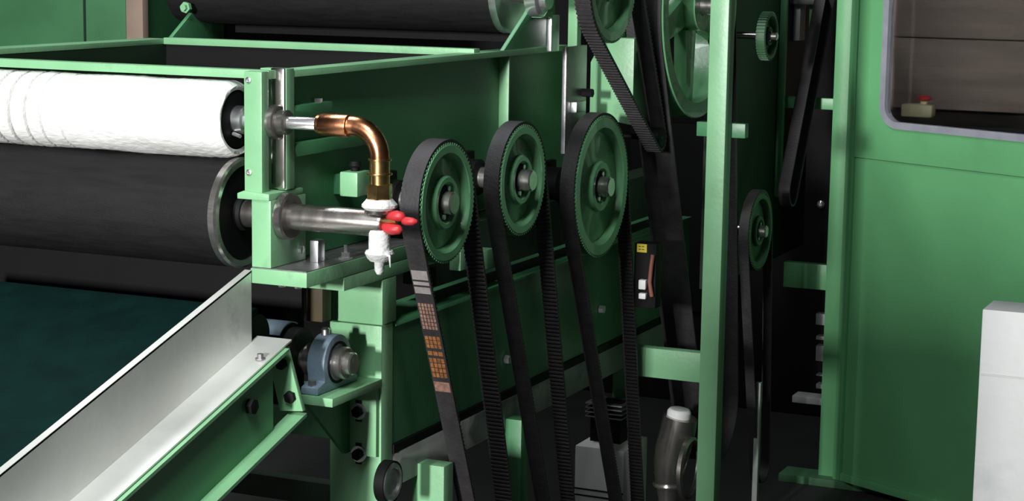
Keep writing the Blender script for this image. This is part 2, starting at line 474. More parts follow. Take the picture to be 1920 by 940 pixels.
# cross beams left of the column
tag(MB().box(-1.0, cl - 0.004, 0.37, 0.43, 0.575, 0.69).build('cross_beam', M['shaded_green'], None, 0.002),
    'green horizontal cross beam left of the column, under the conveyor', 'beam')
tag(MB().box(-1.0, cl - 0.004, 0.40, 0.44, 0.40, 0.455).build('cross_beam', M['deep_shade_green'], None, 0.002),
    'lowest dark green cross beam left of the column foot', 'beam')

# ------------------------------------------------------------------ shelf bracket + pillow block
t = thing('shelf_bracket', 'green bolted shelf bracket with a triangular gusset on the column', 'bracket', (-0.04, 0.25, 0.56))
bpz = MB().box(-0.086, -0.008, 0.320, 0.334, 0.56, 0.722).build('back_plate', M['green'], t, 0.0015)
MB().box(-0.086, 0.0, 0.108, 0.334, 0.722, 0.741).build('shelf', M['green'], t, 0.0015)
MB().prism([(0.125, 0.722), (0.320, 0.722), (0.320, 0.565), (0.30, 0.565)], 'X', -0.086, -0.076).build('gusset', M['shaded_green'], t)
for py in (772, 852):
    q = at(672, py, 'Y', 0.318)
    o = MB().lathe([(0.019, 0), (0.019, 0.003), (0.010, 0.003)], (q.x, 0.320, q.z), (0, -1, 0), 28).build('washer', M['zinc'], bpz)
    MB().hexhead((q.x, 0.317, q.z), (q.x, 0.305, q.z), 0.013).build('bolt', M['black'], bpz, 0.001)
    MB().box(q.x - 0.008, q.x + 0.008, 0.319, 0.3205, q.z - 0.024, q.z + 0.026).build('slot', M['black'], bpz)

PY, PZ, PX = 0.205, 0.800, -0.085
t = thing('pillow_block', 'blue grey cast pillow block bearing on the green shelf', 'bearing', (PX, PY, 0.741))
def arch(r, n=24):
    pts = [(PY - 0.088, 0.7415), (PY + 0.088, 0.7415), (PY + 0.088, 0.757), (PY + 0.058, 0.766)]
    for i in range(n + 1):
        th = math.radians(-20 + 220 * i / n)
        pts.append((PY + r * math.cos(th), PZ + r * math.sin(th)))
    pts += [(PY - 0.058, 0.766), (PY - 0.088, 0.757)]
    return pts
ph = MB().prism(arch(0.062), 'X', PX, PX + 0.044).build('housing', M['blue_cast'], t, 0.004)
MB().ring([(0.047, PX + 0.040), (0.047, PX + 0.046), (0.041, PX + 0.046), (0.041, PX + 0.040)], (0, PY, PZ), (1, 0, 0), 40).build('seal_ring', M['black'], ph)
MB().lathe([(0.036, PX + 0.03), (0.036, PX + 0.064), (0.033, PX + 0.068), (0.026, PX + 0.068)], (0, PY, PZ), (1, 0, 0), 40).build('bearing_insert', M['turned'], t)
MB().lathe([(0.025, PX - 0.044), (0.025, PX + 0.082), (0.022, PX + 0.085)], (0, PY, PZ), (1, 0, 0), 32).build('shaft_end', M['steel'], t)
MB().lathe([(0.036, PX - 0.03), (0.036, PX - 0.004)], (0, PY, PZ), (1, 0, 0), 36).build('inner_collar', M['turned'], t)
MB().lathe([(0.010, 0), (0.010, 0.012), (0.006, 0.016)], (PX + 0.018, PY - 0.01, PZ + 0.061), (0, 0, 1), 12).build('grease_cap', M['zinc'], ph)
for s in (-1, 1):
    MB().hexhead((PX + 0.022, PY + s * 0.073, 0.758), (PX + 0.022, PY + s * 0.073, 0.772), 0.011).build('foot_bolt', M['zinc'], ph, 0.001)

# ------------------------------------------------------------------ conveyor
SL = 0.297
GX0, GX1 = -0.137, -0.052
def zl(z0, y):
    return z0 + SL * y
YE, YS = -0.003, -1.35
t = thing('feed_conveyor', 'sloping feed conveyor with silver side guard and green channel', 'conveyor', (-0.4, -0.6, 0.3))
def slab(x0, x1, y0, y1, za, zb, name, m, bev=0.001):
    # sheared box: za, zb are heights at y = 0
    vs0 = [(x0, y0, zl(za, y0)), (x1, y0, zl(za, y0)), (x1, y1, zl(za, y1)), (x0, y1, zl(za, y1))]
    vs1 = [(x0, y0, zl(zb, y0)), (x1, y0, zl(zb, y0)), (x1, y1, zl(zb, y1)), (x0, y1, zl(zb, y1))]
    return MB().hexa(vs0, vs1).build(name, m, t, bev)
slab(GX0, GX0 + 0.004, YS, YE, 0.872, 1.028, 'side_guard', M['alu'], 0)
slab(GX0 - 0.012, GX0 + 0.004, YS, YE, 1.024, 1.029, 'guard_lip', M['alu'], 0)
slab(GX0, GX1, YS, 0.026, 0.870, 0.874, 'guard_ledge', M['alu'], 0)
slab(GX1 - 0.006, GX1, YS, -0.050, 0.715, 0.868, 'channel_web', M['shaded_green'], 0)
slab(GX1 - 0.006, GX1 + 0.010, YS, 0.000, 0.860, 0.868, 'top_flange', M['green'], 0)
slab(GX1 - 0.006, GX1 + 0.034, YS, 0.030, 0.708, 0.716, 'bottom_flange', M['green'], 0)
slab(-1.00, GX0 - 0.013, YS, 0.05, 0.912, 0.922, 'carrier_belt', M['teal'], 0)
slab(-1.06, -1.03, YS, YE, 0.870, 1.028, 'far_guard', M['alu'], 0)
MB().cyl((-1.0, 0.06, 0.872), (GX0 - 0.02, 0.06, 0.872), 0.048, 40).build('head_roller', M['black'], t)
pl = [(-0.052, 0.868), (-0.040, 0.870), (-0.012, 0.722), (-0.05, 0.716)]
MB().prism([(-0.094, 0.812), (-0.056, 0.868), (-0.016, 0.733), (-0.072, 0.728)], 'Y', 0.010, 0.022).build('end_plate', M['green'], t, 0.001)
q = at(541, 746, 'Y', 0.0)
MB().hexhead((q.x, 0.010, q.z), (q.x, 0.000, q.z), 0.0135).build('end_bolt', M['black'], t, 0.001)
q = at(526, 684, 'Y', 0.0)
MB().hexhead((q.x, 0.010, q.z), (q.x, -0.004, q.z), 0.012).build('end_bolt', M['black'], t, 0.001)
q = at(467, 762, 'X', GX1)
MB().hexhead((GX1, q.y, q.z), (GX1 + 0.014, q.y, q.z), 0.017).build('web_bolt', M['black'], t, 0.001)
q = at(488, 666, 'X', GX1 - 0.02)
MB().lathe([(0.011, 0), (0.011, 0.003), (0.007, 0.003), (0.007, 0.012)], (q.x, q.y, zl(0.874, q.y)), (0, 0, 1), 8).build('ledge_bolt', M['oily'], t)

# drum and ochre block seen in the gap behind the guard
tag(MB().lathe([(0.052, -1.0), (0.052, -0.135), (0.047, -0.13), (0.02, -0.13)], (0, 0.21, PZ + 0.015), (1, 0, 0), 40).build('discharge_drum', M['roller_black'], None),
    'dark drum on the shaft left of the pillow block', 'roller')
q = at(590, 575, 'Y', 0.26)
t = thing('ochre_stop_block', 'ochre brown steel block hanging in the dark gap left of the column', 'block', (q.x, 0.28, q.z - 0.03))
MB().box(q.x - 0.022, q.x + 0.020, 0.26, 0.30, q.z - 0.035, 0.955).build('block', M['ochre'], t, 0.003)
MB().box(q.x - 0.026, q.x + 0.055, 0.255, 0.305, 0.955, 0.9685).build('cap', M['ochre'], t, 0.003)
# curved grey deflector sheet over the drum
mb = MB(); vs = []; fs = []
nA = 14; rD = 0.060; cD = PZ + 0.015
for i_ in range(nA + 1):
    th = math.radians(60 + 80 * i_ / nA)
    for rr in (rD, rD + 0.003):
        for xx in (-0.235, -0.165):
            vs.append((xx, 0.21 + rr * math.cos(th), cD + rr * math.sin(th)))
for i_ in range(nA):
    b = i_ * 4; c = b + 4
    fs += [(b, b + 1, c + 1, c), (b + 2, c + 2, c + 3, b + 3), (b, c, c + 2, b + 2), (b + 1, b + 3, c + 3, c + 1)]
fs += [(0, 2, 3, 1), (nA * 4, nA * 4 + 1, nA * 4 + 3, nA * 4 + 2)]
mb.add(vs, fs)
tag(mb.build('drum_deflector', M['blue_cast'], None), 'small curved grey sheet over the dark drum in the gap', 'sheet')

# ------------------------------------------------------------------ pipework
VX = at(712, 330, 'Y', 0.05).x
t = thing('copper_steam_pipe', 'bent copper pipe with brass fittings joining the two roller shafts', 'pipe', (VX, 0.05, BZ))
path = [(xs - 0.012, WY, WZ), (xs + 0.02, WY, WZ), (xs + 0.04, WY, WZ)]
er = 0.062
cx0 = VX - er
path.append((cx0, 0.05, WZ))
for i in range(1, 11):
    th = math.pi / 2 * i / 10
    path.append((cx0 + er * math.sin(th), 0.05, WZ - er + er * math.cos(th)))
zb = at(712, 305, 'Y', 0.05).z
path.append((VX, 0.05, zb))
MB().tube(path, 0.0205, 28).build('elbow', M['copper'], t, angle=80)
xj = at(655, 240, 'Y', WY).x
MB().lathe([(0.0235, xs - 0.004), (0.0235, xj)], (0, WY, WZ), (1, 0, 0), 32).build('socket', M['copper'], t, 0.002)
zt = at(712, 298, 'Y', 0.05).z; z1 = at(712, 328, 'Y', 0.05).z; z2 = at(712, 345, 'Y', 0.05).z; z3 = at(712, 375, 'Y', 0.05).z; z4 = at(712, 388, 'Y', 0.05).z
MB().lathe([(0.0245, zt), (0.0245, zt - 0.003), (0.021, zt - 0.004), (0.021, z1)], (VX, 0.05, 0), (0, 0, 1), 32).build('brass_ferrule', M['brass'], t)
MB().lathe([(0.0265, 0), (0.0265, 0.004)], (VX, 0.05, z1), (0, 0, 1), 32).build('brass_ring', M['brass'], t, 0.001)
MB().lathe([(0.021, 0), (0.021, z1 - z2)], (VX, 0.05, z2), (0, 0, 1), 32).build('brass_sleeve', M['brass'], t)
MB().cyl((VX, 0.05, z3), (VX, 0.05, z2), 0.0275, 6).build('hex_nut', M['brass'], t, 0.002)
MB().lathe([(0.030, z4 - 0.006), (0.037, z4), (0.037, z4 + 0.005), (0.027, z3 + 0.002)], (VX, 0.05, 0), (0, 0, 1), 28).build('thread_tape', M['tape'], t)

t = thing('drain_valve', 'drain valve with red handle and white taped plug under the steel shaft', 'valve', (VX, 0.05, BZ))
MB().lathe([(0.024, BZ + 0.022), (0.028, BZ + 0.030), (0.028, z4 - 0.004)], (VX, 0.05, 0), (0, 0, 1), 28).build('tee_body', M['turned'], t)
zz0 = at(716, 440, 'Y', 0.05).z; zz1 = at(716, 470, 'Y', 0.05).z; zz2 = at(716, 490, 'Y', 0.05).z; zz3 = at(716, 515, 'Y', 0.05).z
MB().lathe([(0.0225, zz0 + 0.01), (0.0225, zz1)], (VX, 0.05, 0), (0, 0, 1), 24).build('nipple', M['tape'], t)
MB().lathe([(0.028, zz1), (0.031, zz1 - 0.006), (0.026, zz1 - 0.016), (0.020, zz2)], (VX, 0.05, 0), (0, 0, 1), 14).build('taped_plug', M['tape'], t)
MB().lathe([(0.011, zz2), (0.010, zz3 + 0.008), (0.006, zz3)], (VX, 0.05, 0), (0, 0, 1), 16).build('drain_tip', M['tape'], t)
MB().tube([(VX + 0.012, 0.04, zz1 - 0.004), (VX + 0.032, 0.035, zz1 - 0.008), (VX + 0.036, 0.03, zz1 - 0.03)], [0.004, 0.003, 0.001], 6).build('loose_tape', M['tape'], t)
hx = bx_end
hz = BZ + 0.006
MB().cyl((hx - 0.01, 0.05, hz), (hx + 0.03, 0.05, hz + 0.004), 0.008, 16).build('valve_stem', M['brass'], t)
for dz, dy, l0, l1 in ((0.013, 0.0, 0.012, 0.050), (-0.013, -0.004, 0.002, 0.046)):
    MB().tube([(hx + l0 - 0.004, 0.05 + dy, hz + dz * 0.6), (hx + l0 + 0.006, 0.048 + dy, hz + dz), (hx + (l0 + l1) / 2, 0.045 + dy, hz + dz * 1.1), (hx + l1 - 0.005, 0.045 + dy, hz + dz), (hx + l1, 0.046 + dy, hz + dz * 0.8)],
              [0.005, 0.010, 0.0115, 0.010, 0.005], 14).build('handle_lobe', M['red'], t, angle=80)
MB().tube([(hx + 0.046, 0.045, hz + 0.004), (hx + 0.054, 0.045, hz + 0.005), (hx + 0.070, 0.045, hz + 0.005), (hx + 0.080, 0.045, hz + 0.006)], [0.006, 0.009, 0.008, 0.003], 14).build('handle_tip', M['red'], t, angle=80)

# ------------------------------------------------------------------ pulleys and belts
def loop(c1, r1, c2, r2, n=40):
    # outer open-belt path around two circles, list of (y, z), c = (y, z)
    (y1, z1), (y2, z2) = c1, c2
    dy, dz = y2 - y1, z2 - z1
    d = math.hypot(dy, dz)
    base = math.atan2(dz, dy)
    a = math.acos((r1 - r2) / d)
    pts = []
    # circle 1 from base+a around the far side to base-a (+2pi)
    s, e = base + a, base - a + 2 * math.pi
    for i in range(n + 1):
        th = s + (e - s) * i / n
        pts.append((y1 + r1 * math.cos(th), z1 + r1 * math.sin(th)))
    s, e = base - a, base + a
    m = max(8, n // 3)
    for i in range(m + 1):
        th = s + (e - s) * i / m
        pts.append((y2 + r2 * math.cos(th), z2 + r2 * math.sin(th)))
    return pts
def belt(name, label, c1, r1, c2, r2, x0, x1, th=0.006, teeth=True, pitch=0.011, group=None):
    t = thing(name, label, 'belt', ((x0 + x1) / 2, c1[0], c2[1] - r2), group)
    inn = loop(c1, r1, c2, r2); out = loop(c1, r1 + th, c2, r2 + th)
    n = len(inn)
    vs = [(x0, *p) for p in inn] + [(x1, *p) for p in inn] + [(x0, *p) for p in out] + [(x1, *p) for p in out]
    fs = []
    for i in range(n):
        j = (i + 1) % n
        fs += [(i, j, n + j, n + i), (2 * n + i, 3 * n + i, 3 * n + j, 2 * n + j), (i, 2 * n + i, 2 * n + j, j), (n + i, n + j, 3 * n + j, 3 * n + i)]
    bd = MB().add(vs, fs).build('band', M['rubber'], t)
    if teeth:
        mb = MB()
        # teeth on the inner side
        P = [Vector((0, *p)) for p in inn] + [Vector((0, *inn[0]))]
        acc = 0.0
        cen = Vector((0, (c1[0] + c2[0]) / 2, (c1[1] + c2[1]) / 2))
        for i in range(n):
            a, b = P[i], P[i + 1]
            L = (b - a).length
            if L < 1e-6:
                continue
            d = (b - a) / L
            nn = Vector((0, -d.z, d.y))
            if nn.dot(cen - a) < 0:
                nn = -nn
            s = pitch - acc
            while s < L:
                c = a + d * s
                h = nn * 0.0035
                k = d * pitch * 0.28
                k2 = d * pitch * 0.18
                q = [c - k, c + k, c + k2 + h, c - k2 + h]
                vv = [Vector((x0, p.y, p.z)) for p in q] + [Vector((x1, p.y, p.z)) for p in q]
                mb.add(vv, [(0, 1, 2, 3), (7, 6, 5, 4), (0, 4, 5, 1), (1, 5, 6, 2), (2, 6, 7, 3), (3, 7, 4, 0)])
                s += pitch
            acc = L - (s - pitch)
        stuff(mb.build('teeth', M['rubber'], bd, smooth=False))
    return t
def pulley(label, c, r, x0, x1, hub_r, bore_r, shaft_out, style, wall=-0.08, name='toothed_pulley', m='green3', group=None):
    t = thing(name, label, 'pulley', (x1, c[0], c[1] - r), group)
    o = (0, c[0], c[1]); ax = (1, 0, 0)
    ri = r * 0.83
    MB().ring([(r, x0), (r, x1 - 0.003), (r - 0.003, x1), (ri + 0.003, x1), (ri, x1 - 0.004), (ri - 0.006, x1 - 0.022), (ri - 0.006, x0)], o, ax, 72).build('rim', M[m], t)
    MB().lathe([(ri - 0.004, x1 - 0.030), (ri - 0.004, x1 - 0.022), (ri - 0.012, x1 - 0.019), (hub_r + 0.012, x1 - 0.019), (hub_r, x1 - 0.014)], o, ax, 64).build('web', M[m], t)
    MB().ring([(hub_r + 0.002, x1 - 0.03), (hub_r, x1 - 0.006), (hub_r - 0.004, x1 - 0.002), (bore_r + 0.008, x1 - 0.002), (bore_r, x1 - 0.012), (bore_r, x1 - 0.03)], o, ax, 48).build('hub', M[m], t)
    bu = MB().lathe([(bore_r, x1 - 0.028), (bore_r, x1 - 0.010), (bore_r - 0.003, x1 - 0.008), (bore_r * 0.6, x1 - 0.008)], o, ax, 40).build('bush', M['black'], t)
    sr = bore_r * 0.66
    MB().lathe([(sr, wall), (sr, x1 + shaft_out - 0.003), (sr - 0.003, x1 + shaft_out)], o, ax, 36).build('shaft', M['steel'], t)
    for th in (70, -110):
        a = math.radians(th); rr = bore_r * 0.84
        MB().cyl((x1 - 0.012, c[0] + rr * math.cos(a), c[1] + rr * math.sin(a)), (x1 - 0.003, c[0] + rr * math.cos(a), c[1] + rr * math.sin(a)), bore_r * 0.15, 10).build('bush_screw', M['zinc'], bu)
    # tooth edge of the rim
    mb = MB()
    nt_ = int(2 * math.pi * r / 0.011)
    for i in range(nt_):
        a0 = 2 * math.pi * i / nt_
        y = c[0] + (r + 0.0012) * math.cos(a0); z = c[1] + (r + 0.0012) * math.sin(a0)
        tv = Vector((0, -math.sin(a0), math.cos(a0))) * 0.0028
        nv = Vector((0, math.cos(a0), math.sin(a0))) * 0.0022
        p = Vector((0, y, z))
        q = [p - tv - nv, p + tv - nv, p + tv * 0.7 + nv, p - tv * 0.7 + nv]
        vv = [Vector((x0, u.y, u.z)) for u in q] + [Vector((x1 - 0.001, u.y, u.z)) for u in q]
        mb.add(vv, [(0, 1, 2, 3), (7, 6, 5, 4), (0, 4, 5, 1), (1, 5, 6, 2), (2, 6, 7, 3), (3, 7, 4, 0)])
    stuff(mb.build('rim_teeth', M[m], t, smooth=False))
    return t
XF = 0.10
def pc(px, py, rpx, X=XF):
    q = at(px, py, 'X', X)
    d = (q - CAM).dot(FWD)
    return (q.y, q.z), rpx * d / FPX
c1, r1 = pc(841, 381, 111); c2, r2 = pc(982, 338, 102); c3, r3 = pc(1130, 350, 131)
BT = 0.0045
pulley('green toothed pulley nearest the copper pipe', c1, r1, 0.048, XF, 0.062, 0.040, 0.016, 0, group=None)
pulley('smallest green toothed pulley, middle of the row of three', c2, r2, 0.055, XF, 0.062, 0.040, 0.026, 0)
pulley('largest green toothed pulley of the row, nearest the tall green post', c3, r3, 0.055, XF, 0.070, 0.042, 0.026, 0)
l1, l2, l3 = ((0.862, 0.02), 0.070), ((1.262, -0.02), 0.052), ((1.755, -0.02), 0.060)
b1 = belt('toothed_belt', 'black toothed belt with orange and white printing, on the pulley nearest the copper pipe', c1, r1 + BT, l1[0], l1[1], 0.052, XF - 0.002)
belt('toothed_belt', 'plain black toothed belt on the middle pulley', c2, r2 + BT, l2[0], l2[1], 0.058, XF - 0.002)
belt('toothed_belt', 'black toothed belt on the largest pulley of the three', c3, r3 + BT, l3[0], l3[1], 0.058, XF - 0.002)
# printing on the first belt: follow its left strand
po = loop(c1, r1 + BT + 0.0068, l1[0], l1[1] + 0.0068)
nseg = 41
A = Vector((0, *po[0])); B = Vector((0, *po[-1]))
if A.y > Vector((0, *po[40])).y:
    A = Vector((0, *po[40])); B = Vector((0, *po[41]))
def strand_t(px, py):
    # fraction along the strand for an image row
    best = None
    for i in range(2001):
        f = i / 2000
        p = A.lerp(B, f)
        v = Vector((0.075, p.y, p.z)) - CAM
        y = PCY - FPX * v.dot(UP) / v.dot(FWD)
        if best is None or abs(y - py) < best[0]:
            best = (abs(y - py), f)
    return best[1]
dirS = (B - A).normalized()
nS = Vector((0, -dirS.z, dirS.y))
if nS.y > 0:
    nS = -nS
def mark(name, ya, yb, xa, xb, m):
    fa, fb = strand_t(0, ya), strand_t(0, yb)
    pa, pb = A.lerp(B, fa), A.lerp(B, fb)
    q = [pa, pb, pb + nS * 0.0005, pa + nS * 0.0005]
    vv = [Vector((xa, p.y, p.z)) for p in q] + [Vector((xb, p.y, p.z)) for p in q]
    MB().add(vv, [(0, 1, 2, 3), (7, 6, 5, 4), (0, 4, 5, 1), (1, 5, 6, 2), (2, 6, 7, 3), (3, 7, 4, 0)]).build(name, m, [c for c in b1.children if c.name.startswith('band')][0], smooth=False)
bx0, bx1 = 0.055, 0.095
for ya, yb in ((508, 525), (529, 535), (539, 551)):
    mark('printed_bar', ya, yb, bx0, bx1, M['print_grey'])
def glyph_block(ya, yb, rows, cols, m):
    h = (yb - ya) / rows
    for r_ in range(rows):
        for c_ in range(cols):
            w_ = (bx1 - bx0) / cols
            mark('printed_character', ya + r_ * h + 0.6, ya + (r_ + 1) * h - 0.9, bx0 + c_ * w_ + 0.0008, bx0 + (c_ + 1) * w_ - 0.0012, m)
glyph_block(569, 619, 7, 5, M['print_pink'])
glyph_block(631, 654, 3, 4, M['orange'])
glyph_block(659, 668, 1, 3, M['orange'])
glyph_block(672, 709, 4, 4, M['orange'])
mark('printed_bar', 717, 735, bx0, bx1, M['print_pink'])

# bearings behind the three pulleys
for (c, lab) in ((c1, 'dark flange bearing behind the pulley nearest the copper pipe'), (c2, 'dark flange bearing behind the middle pulley'), (c3, 'dark flange bearing behind the largest of the three pulleys')):
    t = thing('flange_bearing', lab, 'bearing', (-0.07, c[0], c[1] - 0.06))
    MB().prism([(c[0] - 0.06, c[1] - 0.06), (c[0] + 0.06, c[1] - 0.06), (c[0] + 0.06, c[1] + 0.06), (c[0] - 0.06, c[1] + 0.06)], 'X', -0.081, -0.062).build('flange', M['black'], t, 0.004)
    MB().lathe([(0.045, -0.062), (0.045, -0.02), (0.034, -0.014)], (0, c[0], c[1]), (1, 0, 0), 28).build('boss', M['black'], t)

# ------------------------------------------------------------------ rear upper roller and its brackets
q = at(960, 62, 'Y', 1.2)
RR = 0.11
rz = q.z + RR
t = thing('rear_dark_roller', 'dark roller across the back above the hopper rail', 'roller', (-0.6, 1.2, rz - RR))
MB().lathe([(RR, at(350, 20, 'Y', 1.2).x), (RR, q.x - 0.02)], (0, 1.2, rz), (1, 0, 0), 64).build('cover', M['roller_black'], t)
MB().lathe([(RR + 0.001, q.x - 0.02), (RR + 0.001, q.x), (RR - 0.006, q.x + 0.004), (0.04, q.x + 0.004)], (0, 1.2, rz), (1, 0, 0), 64).build('end_cap', M['zinc'], t)
MB().lathe([(0.032, q.x), (0.032, q.x + 0.10)], (0, 1.2, rz), (1, 0, 0), 32).build('shaft', M['steel'], t)
lx = at(318, 70, 'Y', 1.02).x
tag(MB().box(-1.02, -0.125, 1.33, 1.342, 1.46, 1.75).build('back_sheet', M['black'], None),
    'black sheet under the rear dark roller', 'panel')
def roller_bracket(X, pxs, label, m):
    pts = [at(px, py, 'X', X) for px, py in pxs]
    return tag(MB().prism([(p.y, p.z) for p in pts], 'X', X - 0.012, X).build('roller_end_bracket', M[m], None, 0.001), label, 'bracket')
roller_bracket(0.0, [(945, 95), (990, 24), (1012, -20), (1040, -20), (1042, 84)], 'green bracket plate with slanted edge at the right end of the rear roller', 'shaded_green')
roller_bracket(-1.03, [(318, 76), (362, 22), (372, -20), (420, -20), (420, 74)], 'green bracket plate with slanted edge at the left end of the rear roller', 'shaded_green')
q = at(350, 14, 'X', -1.02)
tag(MB().lathe([(0.016, 0), (0.016, 0.012), (0.010, 0.012), (0.010, 0.022)], (-1.018, q.y, q.z), (0, -1, 0), 6).build('bracket_nut', M['green'], None),
    'small pale green nut on the left roller bracket', 'nut')
# bearing assembly above the right bracket
t = thing('rear_roller_bearing', 'bright steel bearing parts above the right end of the rear roller', 'bearing', (0.03, 1.2, 1.5))
a = at(1010, 10, 'X', 0.02)
MB().lathe([(0.05, 0.0), (0.05, 0.03), (0.04, 0.036), (0.03, 0.036), (0.03, 0.05)], (0.0, a.y, a.z + 0.02), (1, 0, 0), 28).build('cap', M['chrome'], t)
a = at(1008, 28, 'X', 0.0)
MB().box(0.0, 0.03, a.y - 0.04, a.y + 0.03, a.z - 0.006, a.z + 0.008).build('nut_plate', M['green'], t, 0.002)
a = at(1036, 60, 'X', 0.0)
MB().box(0.0, 0.014, a.y - 0.04, a.y + 0.015, a.z - 0.05, a.z + 0.045).build('steel_strap', M['zinc'], t, 0.003)

# ------------------------------------------------------------------ drive side: plates, posts, large belt
GY = 1.63
a = at(1105, 218, 'Y', GY); b = at(1186, 218, 'Y', GY); c = at(1140, 118, 'Y', GY); d_ = at(1186, 72, 'Y', GY)
t = thing('gear_housing', 'pale green angular gear housing behind the ribbed belt', 'housing', ((a.x + b.x) / 2, GY + 0.1, a.z))
MB().prism([(a.x, a.z), (b.x, a.z - 0.02), (b.x, d_.z), (a.x + 0.035, d_.z), (a.x, c.z)], 'Y', GY, GY + 0.14).build('body', M['green'], t, 0.003)
q = at(1157, 58, 'Y', GY + 0.04)
MB().lathe([(0.016, 0), (0.016, 0.012), (0.009, 0.012), (0.009, 0.03)], (q.x, GY + 0.04, d_.z), (0, 0, 1), 6).build('stud', M['zinc'], t)
MB().box(b.x - 0.12, b.x - 0.05, GY + 0.03, GY + 0.11, d_.z, 1.75).build('riser', M['shaded_green'], t, 0.003)
# grey plates between hopper end and the gear housing
t = thing('grease_plate', 'worn grey steel plate at the end of the hopper', 'plate', (0.0, 1.42, 1.0))
a = at(1045, 150, 'X', 0.0); b = at(1100, 150, 'X', 0.0)
MB().box(-0.012, 0.0, a.y + 0.06, b.y, 1.16, 1.45).build('plate', M['oily'], t, 0.002)
MB().box(0.0, 0.02, a.y + 0.09, a.y + 0.16, 1.27, 1.30).build('clamp', M['zinc'], t, 0.004)
MB().hexhead((0.0, a.y + 0.18, 1.32), (0.03, a.y + 0.18, 1.32), 0.012).build('bolt', M['black'], t)
q = at(1074, 30, 'Y', 1.5)
tag(MB().box(q.x - 0.014, q.x + 0.014, 1.5, 1.53, 1.42, 1.9).build('narrow_post', M['green'], None, 0.002),
    'narrow pale green post left of the ribbed belt at the top', 'post')

# ribbed belt strand with its upper pulley
UX = 0.125
cu, ru = pc(1168, -55, 0, UX)[0], 0.0
pa = at(1092, -10, 'X', UX); pb = at(1120, 70, 'X', UX); pe = at(1215, 235, 'X', UX)
# pulley circle: leftmost at pa, tangent towards pe
ru = 0.17
cu = (pa.y + ru, pa.z + 0.04)
lowp = at(1228, 258, 'X', UX)
t = belt('ribbed_belt', 'ribbed black belt curving down from the top toward the wide flat belt', cu, ru, (lowp.y, lowp.z), 0.03, UX - 0.022, UX + 0.022, 0.006, False)
# ribs on the outside of the visible strand
path = loop(cu, ru + 0.006, (lowp.y, lowp.z), 0.036, 60)
mb = MB()
acc = 0.0
P = [Vector((0, *p)) for p in path]; P.append(P[0])
cen = Vector((0, (cu[0] + lowp.y) / 2, (cu[1] + lowp.z) / 2))
pitch = 0.013
for i in range(len(P) - 1):
    a, b = P[i], P[i + 1]
    L = (b - a).length
    if L < 1e-6:
        continue
    d = (b - a) / L
    nn = Vector((0, -d.z, d.y))
    if nn.dot(a - cen) < 0:
        nn = -nn
    s = pitch - acc
    while s < L:
        c = a + d * s; h = nn * 0.005; k = d * pitch * 0.28; k2 = d * pitch * 0.2
        qq = [c - k, c + k, c + k2 + h, c - k2 + h]
        vv = [Vector((UX - 0.022, p.y, p.z)) for p in qq] + [Vector((UX + 0.022, p.y, p.z)) for p in qq]
        mb.add(vv, [(0, 1, 2, 3), (7, 6, 5, 4), (0, 4, 5, 1), (1, 5, 6, 2), (2, 6, 7, 3), (3, 7, 4, 0)])
        s += pitch
    acc = L - (s - pitch)
idl = thing('small_idler', 'small dark idler inside the lower end of the ribbed belt', 'pulley', (UX, lowp.y, lowp.z - 0.03))
MB().lathe([(0.0295, UX - 0.022), (0.0295, UX + 0.020), (0.026, UX + 0.022), (0.012, UX + 0.022)], (0, lowp.y, lowp.z), (1, 0, 0), 28).build('wheel', M['black'], idl)
MB().cyl((0.0, lowp.y, lowp.z), (UX + 0.024, lowp.y, lowp.z), 0.008, 16).build('axle', M['black'], idl)
stuff(mb.build('ribs', M['rubber'], t, smooth=False))
pulley('green pulley inside the top of the ribbed belt', cu, ru - 0.004, UX - 0.022, UX + 0.02, 0.06, 0.035, 0.012, 0, wall=0.0)

# large spoked pulley with wide flat belt
LX = 0.16
cb, rb_ = pc(1316, 10, 212, LX)
t = thing('spoked_drive_pulley', 'large green spoked drive pulley left of the tall post', 'pulley', (LX, cb[0], cb[1] - rb_))
o = (0, cb[0], cb[1]); ax = (1, 0, 0)
MB().ring([(rb_, LX - 0.11), (rb_, LX - 0.003), (rb_ - 0.003, LX), (rb_ * 0.86, LX), (rb_ * 0.86, LX - 0.11)], o, ax, 96).build('rim', M['green3'], t)
MB().ring([(0.075, LX - 0.09), (0.075, LX + 0.004), (0.03, LX + 0.004), (0.03, LX - 0.09)], o, ax, 40).build('hub', M['green3'], t)
for k in range(5):
    th = math.radians(-90 + 72 * k)
    dv = Vector((0, math.cos(th), math.sin(th))); tv = Vector((0, -math.sin(th), math.cos(th)))
    cc = Vector((LX - 0.05, cb[0], cb[1]))
    i0, i1 = cc + dv * 0.07, cc + dv * (rb_ * 0.87)
    w0, w1, hx_ = 0.045, 0.030, 0.022
    bot = [i0 - tv * w0 - Vector((hx_, 0, 0)), i0 + tv * w0 - Vector((hx_, 0, 0)), i1 + tv * w1 - Vector((hx_, 0, 0)), i1 - tv * w1 - Vector((hx_, 0, 0))]
    top = [p + Vector((2 * hx_, 0, 0)) for p in bot]
    MB().hexa(bot, top).build('spoke', M['green3'], t, 0.012)
MB().cyl((0.0, cb[0], cb[1]), (LX + 0.05, cb[0], cb[1]), 0.029, 32).build('shaft', M['turned'], t)
la = at(1300, 640, 'X', LX - 0.055)
belt('wide_flat_belt', 'wide flat black drive belt hanging left of the tall post', cb, rb_ + 0.001, (la.y + 0.16, la.z - 0.25), 0.16, LX - 0.108, LX - 0.004, 0.007, False)

